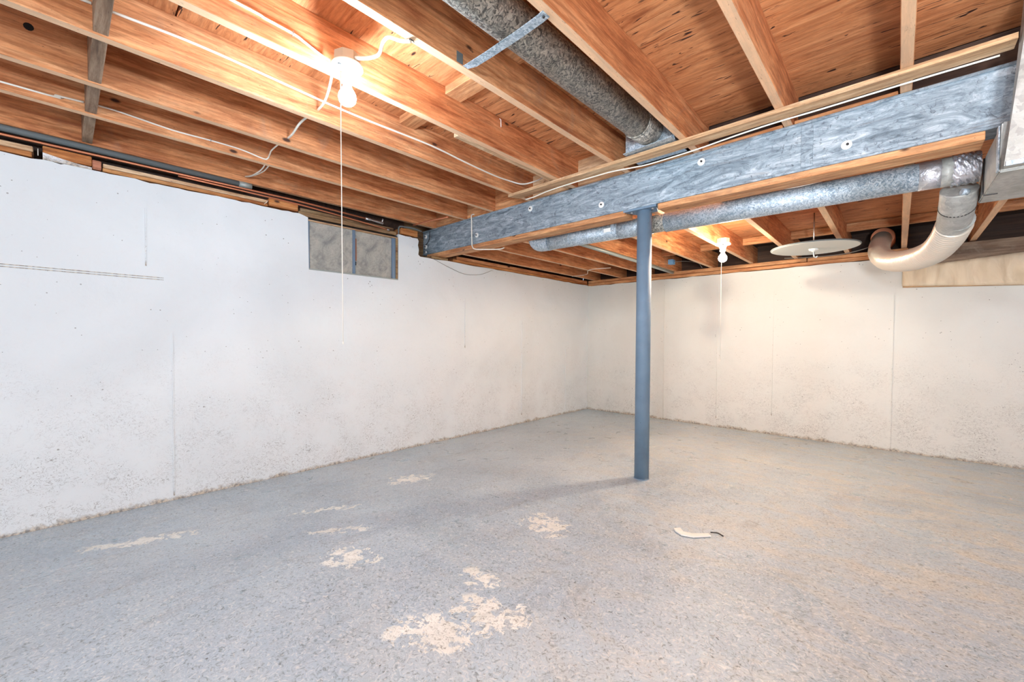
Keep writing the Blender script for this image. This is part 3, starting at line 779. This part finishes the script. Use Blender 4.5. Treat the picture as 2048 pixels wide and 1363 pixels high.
lamp((2.150, -1.392, 1.768), WARM, LAMP_WARM, 'porcelain lamp with a glowing warm bulb behind the branch duct, right of the column', chain_end=((2.150, -1.425, 1.60), (2.153, -1.425, .83)))
lamp((2.340, -1.93, 1.976), WARM, LAMP_HIDDEN, 'bare bulb lamp up in a joist bay, hidden behind the long branch duct')
lamp((5.20, -4.60, 2.03), COOL, FILL_BACK, 'added fill bulb on the ceiling, unseen behind the viewer')  # added bulb out of view, fills the front of the room

wl_ = empty('fill_globe', (3.5, -6.45, 0.115), 'added fill globe on a tripod, unseen behind the viewer', 'lamp')  # added fill light out of view, stand and globe made up
lathe('pole', [(.012, .30), (.012, 1.19)], (3.5, -6.45, 0), M_BLACK, wl_, seg=12)
for k in range(3):
    a_ = k * 2.094 + .4
    tube('leg', [(3.5, -6.45, .42), (3.5 + .35 * math.cos(a_), -6.45 + .35 * math.sin(a_), .119)], .009, M_BLACK, wl_, 8)
lathe('socket', [(.03, 1.17), (.035, 1.21)], (3.5, -6.45, 0), M_BLACK, wl_, seg=16)
lathe('globe', [(.034, 1.211), (.06, 1.235), (.085, 1.29), (.078, 1.335), (.05, 1.37), (.01, 1.383)], (3.5, -6.45, 0), emit('fill_globe_glow', FILL_COL, FILL_GLOBE), wl_, seg=24)

# ------------------------------------------------------------------ cables
def cable_in_runs(name, origin, runs, r, mat, label):
    e = empty(name, origin, label, 'cable')
    for pts in runs: tube('cable_run', pts, r, mat, e, 8, 6)
cable_in_runs('white_cable', (1.1745, -4.96, 2.137), [
    [(1.1745, -7.0, 2.13), (1.1745, -5.3, 2.135), (1.1745, -5.01, 2.137)],
    [(1.1745, -4.966, 2.137), (1.1745, -4.706, 2.147), (1.1745, -4.328, 2.134), (1.1745, -4.188, 2.129), (1.1745, -3.978, 2.128), (1.1745, -3.594, 2.134), (1.1745, -3.322, 2.119), (1.1745, -3.075, 2.110), (1.18, -2.92, 2.112), (1.23, -2.83, 2.10), (1.29, -2.77, 2.12), (1.30, -2.70, 2.16), (1.30, -2.66, 2.20)]],
    .0052, M_CABLE, 'thick white cable along the side of the third joist, bending up at the beam')
cable_in_runs('white_cable', (.4215, -4.96, 2.09), [
    [(.4215, -7.0, 2.07), (.4215, -5.26, 2.072), (.4215, -5.1, 2.082), (.4215, -5.01, 2.088)],
    [(.4215, -4.966, 2.092), (.4215, -4.90, 2.092), (.4215, -4.814, 2.086), (.4215, -4.675, 2.077), (.4215, -4.523, 2.081), (.4215, -4.379, 2.080), (.4215, -4.262, 2.064), (.423, -4.235, 2.072), (.43, -4.225, 2.10), (.50, -4.235, 2.10), (.7265, -4.245, 2.085)]],
    .0042, M_CABLE, 'thin grey-white cable along the first joist, turning sharply up at its end')
tube('white_cable', [(1.1295, -4.250, 2.085), (1.0, -4.262, 2.075), (.86, -4.248, 2.072), (.766, -4.240, 2.080)], .0055, M_CABLE, None, 8, 6,
     label='short white cable crossing between the second and third joists', cat='cable')
tube('white_cable', [(1.5345, -4.335, 2.085), (1.42, -4.30, 2.066), (1.30, -4.27, 2.062), (1.169, -4.245, 2.082)], .0055, M_CABLE, None, 8, 6,
     label='short white cable crossing just left of the cool bulb', cat='cable')
tube('white_cable', [(.3795, -4.225, 2.08), (.25, -4.215, 2.062), (.10, -4.225, 2.060), (-.024, -4.235, 2.080), (.04, -4.215, 2.072), (.2, -4.19, 2.07), (.3795, -4.195, 2.085)], .004, M_CABLE, None, 8, 6,
     label='looped white cable end hanging between the left wall and the first joist', cat='cable')
tube('white_cable', [(1.577, -7.0, 2.12), (1.577, -5.4, 2.12), (1.577, -4.692, 2.115), (1.577, -4.595, 2.110), (1.577, -4.50, 2.106), (1.577, -4.461, 2.096), (1.578, -4.40, 2.078), (1.60, -4.375, 2.062)], .0048, M_CABLE, None, 8, 6,
     label='cream cable along the lamp joist entering the back of the lamp', cat='cable')
tube('white_cable', [(1.70, -4.325, 2.05), (1.745, -4.30, 2.042), (1.79, -4.28, 2.045), (1.83, -4.285, 2.068), (1.87, -4.285, 2.066), (1.91, -4.265, 2.045), (1.946, -4.245, 2.037)], .0065, M_CABLE, None, 8, 6,
     label='white cable swinging from the lamp over to the next joist', cat='cable')
tube('white_cable', [(1.22, -2.782, 2.005), (1.30, -2.782, 2.006), (1.424, -2.79, 2.014), (1.60, -2.794, 2.017), (1.80, -2.794, 2.017), (1.922, -2.79, 2.016), (2.05, -2.784, 2.006), (2.159, -2.78, 2.000), (2.406, -2.78, 2.004), (2.60, -2.786, 2.013), (2.768, -2.79, 2.017), (2.938, -2.79, 2.016), (3.195, -2.79, 2.018), (3.455, -2.79, 2.017)], .0038, M_CABLE, None, 8, 6,
     label='white cable stapled along the underside of the ledger strip', cat='cable')
tube('wall_wire', [(.004, -2.70, 1.745), (.006, -2.67, 1.732), (.008, -2.50, 1.682), (.008, -2.31, 1.643), (.008, -2.10, 1.662), (.006, -1.92, 1.727)], .0018, M_CABLEG, None, 6, 8,
     label='thin dark wire drooping against the left wall below the beam', cat='wire')
tube('white_cable', [(.508, -2.60, 2.07), (.508, -2.665, 2.060), (.508, -2.668, 1.99), (.508, -2.664, 1.83), (.510, -2.660, 1.79), (.540, -2.655, 1.764), (.62, -2.60, 1.758), (.70, -2.52, 1.762), (.73, -2.49, 1.775)], .005, M_CABLE, None, 8, 6,
     label='white cable looped down around the left part of the steel beam', cat='cable')
tube('white_cable', [(2.55, -2.50, 1.800), (2.698, -2.505, 1.792), (2.809, -2.50, 1.785), (2.911, -2.495, 1.790), (3.026, -2.495, 1.800), (3.10, -2.50, 1.806)], .0038, M_CABLE, None, 8, 6,
     label='white cable sagging behind the plate under the beam, above the branch duct', cat='cable')
tube('black_wire', [(-.10, -2.662, 2.02), (-.105, -2.66, 2.00), (-.11, -2.66, 1.96), (-.125, -2.66, 1.93), (-.165, -2.66, 1.90)], .0028, M_BLACK, None, 6, 6,
     label='short black wire curling at the left end of the steel beam', cat='wire')
tube('grey_cable', [(1.30, -.24, 1.89), (1.40, -.18, 1.895), (1.52, -.12, 1.87), (1.56, -.08, 1.815)], .0035, M_CABLEG, None, 6, 6,
     label='thin cable from the light blue box towards the warm bulb', cat='cable')
tube('grey_cable', [(2.35, -.06, 1.825), (2.6, -.10, 1.800), (2.82, -.10, 1.800), (2.95, -.08, 1.825), (3.02, -.06, 1.85)], .0045, M_CABLEG, None, 6, 6,
     label='dark cable hanging along the back wall top behind the round disc', cat='cable')
tube('grey_cable', [(.10, -.55, 1.806), (.35, -.60, 1.801), (.55, -.85, 1.805), (.80, -.80, 1.808)], .0035, M_CABLE, None, 6, 6,
     label='pale cable crossing under the joists in the far left corner', cat='cable')
tube('grey_conduit', [(1.240, -2.42, 1.796), (1.236, -1.2, 1.796), (1.222, -.54, 1.796), (1.216, -.06, 1.796)], .0155, M_CONDUIT, None, 12,
     label='straight grey-green conduit fixed under a back joist left of the column', cat='pipe')
jb = empty('outlet_box', (1.275, -.24, 1.862), 'small light blue plastic outlet box on the side of a back joist', 'box')
box('box_body', (1.2495, 1.305, -.285, -.215, 1.862, 1.915), M_BLUEBOX, jb, .004)
box('box_lip', (1.2495, 1.308, -.288, -.284, 1.860, 1.917), M_BLUEBOX, jb, .001)
# copper line crossing near the beam
tube('copper_pipe', [(.02, -2.93, 2.005), (.20, -2.90, 2.015), (.34, -2.86, 2.022), (.40, -2.84, 2.026)], .0075, M_COPPER, None, 8, 4,
     label='thin tan pipe crossing under the joists just left of the steel beam', cat='pipe')
tube('grey_conduit', [(-.03, -3.05, 1.915), (-.028, -3.045, 1.975), (-.02, -3.0, 1.985), (-.02, -2.9, 1.99), (-.04, -2.8, 1.985)], .007, M_PIPEG, None, 8, 5,
     label='bent grey conduit over the orange block beside the window', cat='pipe')

# staples and nails
def staple(x, y, z, lab, mat=M_STAPLE, ax='y', s=.007):
    bm = bmesh.new()
    bm_tube([(x, y - s, z - .004), (x, y - s, z), (x, y + s, z), (x, y + s, z - .004)] if ax == 'y' else [(x, y, z + s), (x + .008, y, z + s), (x + .008, y, z - s), (x, y, z - s)], .0016, 6, True, bm)
    o = link('cable_staple', bm, mat); tag(o, lab, 'staple', 'cable staples'); return o
staple(1.574, -4.503, 2.106, 'cable staple on the lamp joist above the lamp', M_STAPLE, 'x', .007)
staple(1.948, -4.243, 2.040, 'dark staple holding the white cable under the joist edge', M_BLACK, 'y', .009)
staple(1.169, -4.09, 2.129, 'staple on the thick white cable beside the cool bulb', M_STAPLE, 'x', .007)
staple(.418, -4.52, 2.082, 'staple on the thin cable along the first joist', M_STAPLE, 'x', .007)
staple(2.77, -2.79, 2.020, 'staple on the cable under the ledger strip below the knotty joist', M_STAPLE, 'y', .006)
staple(1.922, -2.79, 2.020, 'staple on the cable under the ledger strip left of the pipe end', M_STAPLE, 'y', .006)
tube('bent_nail', [(1.5745, -3.42, 2.215), (1.585, -3.42, 2.205), (1.586, -3.42, 2.165)], .002, M_WHITE, None, 6, 0, label='bent white nail sticking out of the lamp joist near the deck', cat='nail')
tube('bent_nail', [(-.02, -5.166, 1.955), (.0, -5.166, 1.95), (.002, -5.166, 1.915)], .0018, M_CABLE, None, 6, 0, label='bent nail in the gap between the sill boards at the left', cat='nail')
tube('bent_nail', [(.002, -4.13, 1.915), (.008, -4.12, 1.925), (.006, -4.105, 1.945)], .0018, M_CABLE, None, 6, 0, label='bent nail beside the orange sill block left of the window', cat='nail')

# ------------------------------------------------------------------ scraps on the floor
def chip(name, pts, mat, label, cat, th=.0025):
    bm = bmesh.new()
    A = [bm.verts.new((x, y, floor_z(x, y) + .0045 + th + random.uniform(0, .003))) for x, y in pts]
    B = [bm.verts.new((x, y, floor_z(x, y) + .002)) for x, y in pts]
    n = len(pts); bm.faces.new(A); bm.faces.new(B[::-1])
    for i in range(n): bm.faces.new((A[i], A[(i + 1) % n], B[(i + 1) % n], B[i]))
    o = link(name, bm, mat); tag(o, label, cat)
chip('paint_chip', [(2.465, -3.16), (2.485, -3.135), (2.51, -3.165), (2.545, -3.155), (2.60, -3.105), (2.615, -3.12), (2.56, -3.185), (2.515, -3.20), (2.48, -3.18)], M_PAPER, 'small curved white scrap lying on the floor right of the column', 'scrap')
tube('dark_twig', [(2.602, -3.085, floor_z(2.6, -3.09) + .006), (2.63, -3.075, floor_z(2.6, -3.09) + .008), (2.655, -3.085, floor_z(2.6, -3.09) + .006)], .003, M_BLACK, None, 6, 3, label='tiny dark twig beside the white scrap on the floor', cat='scrap')
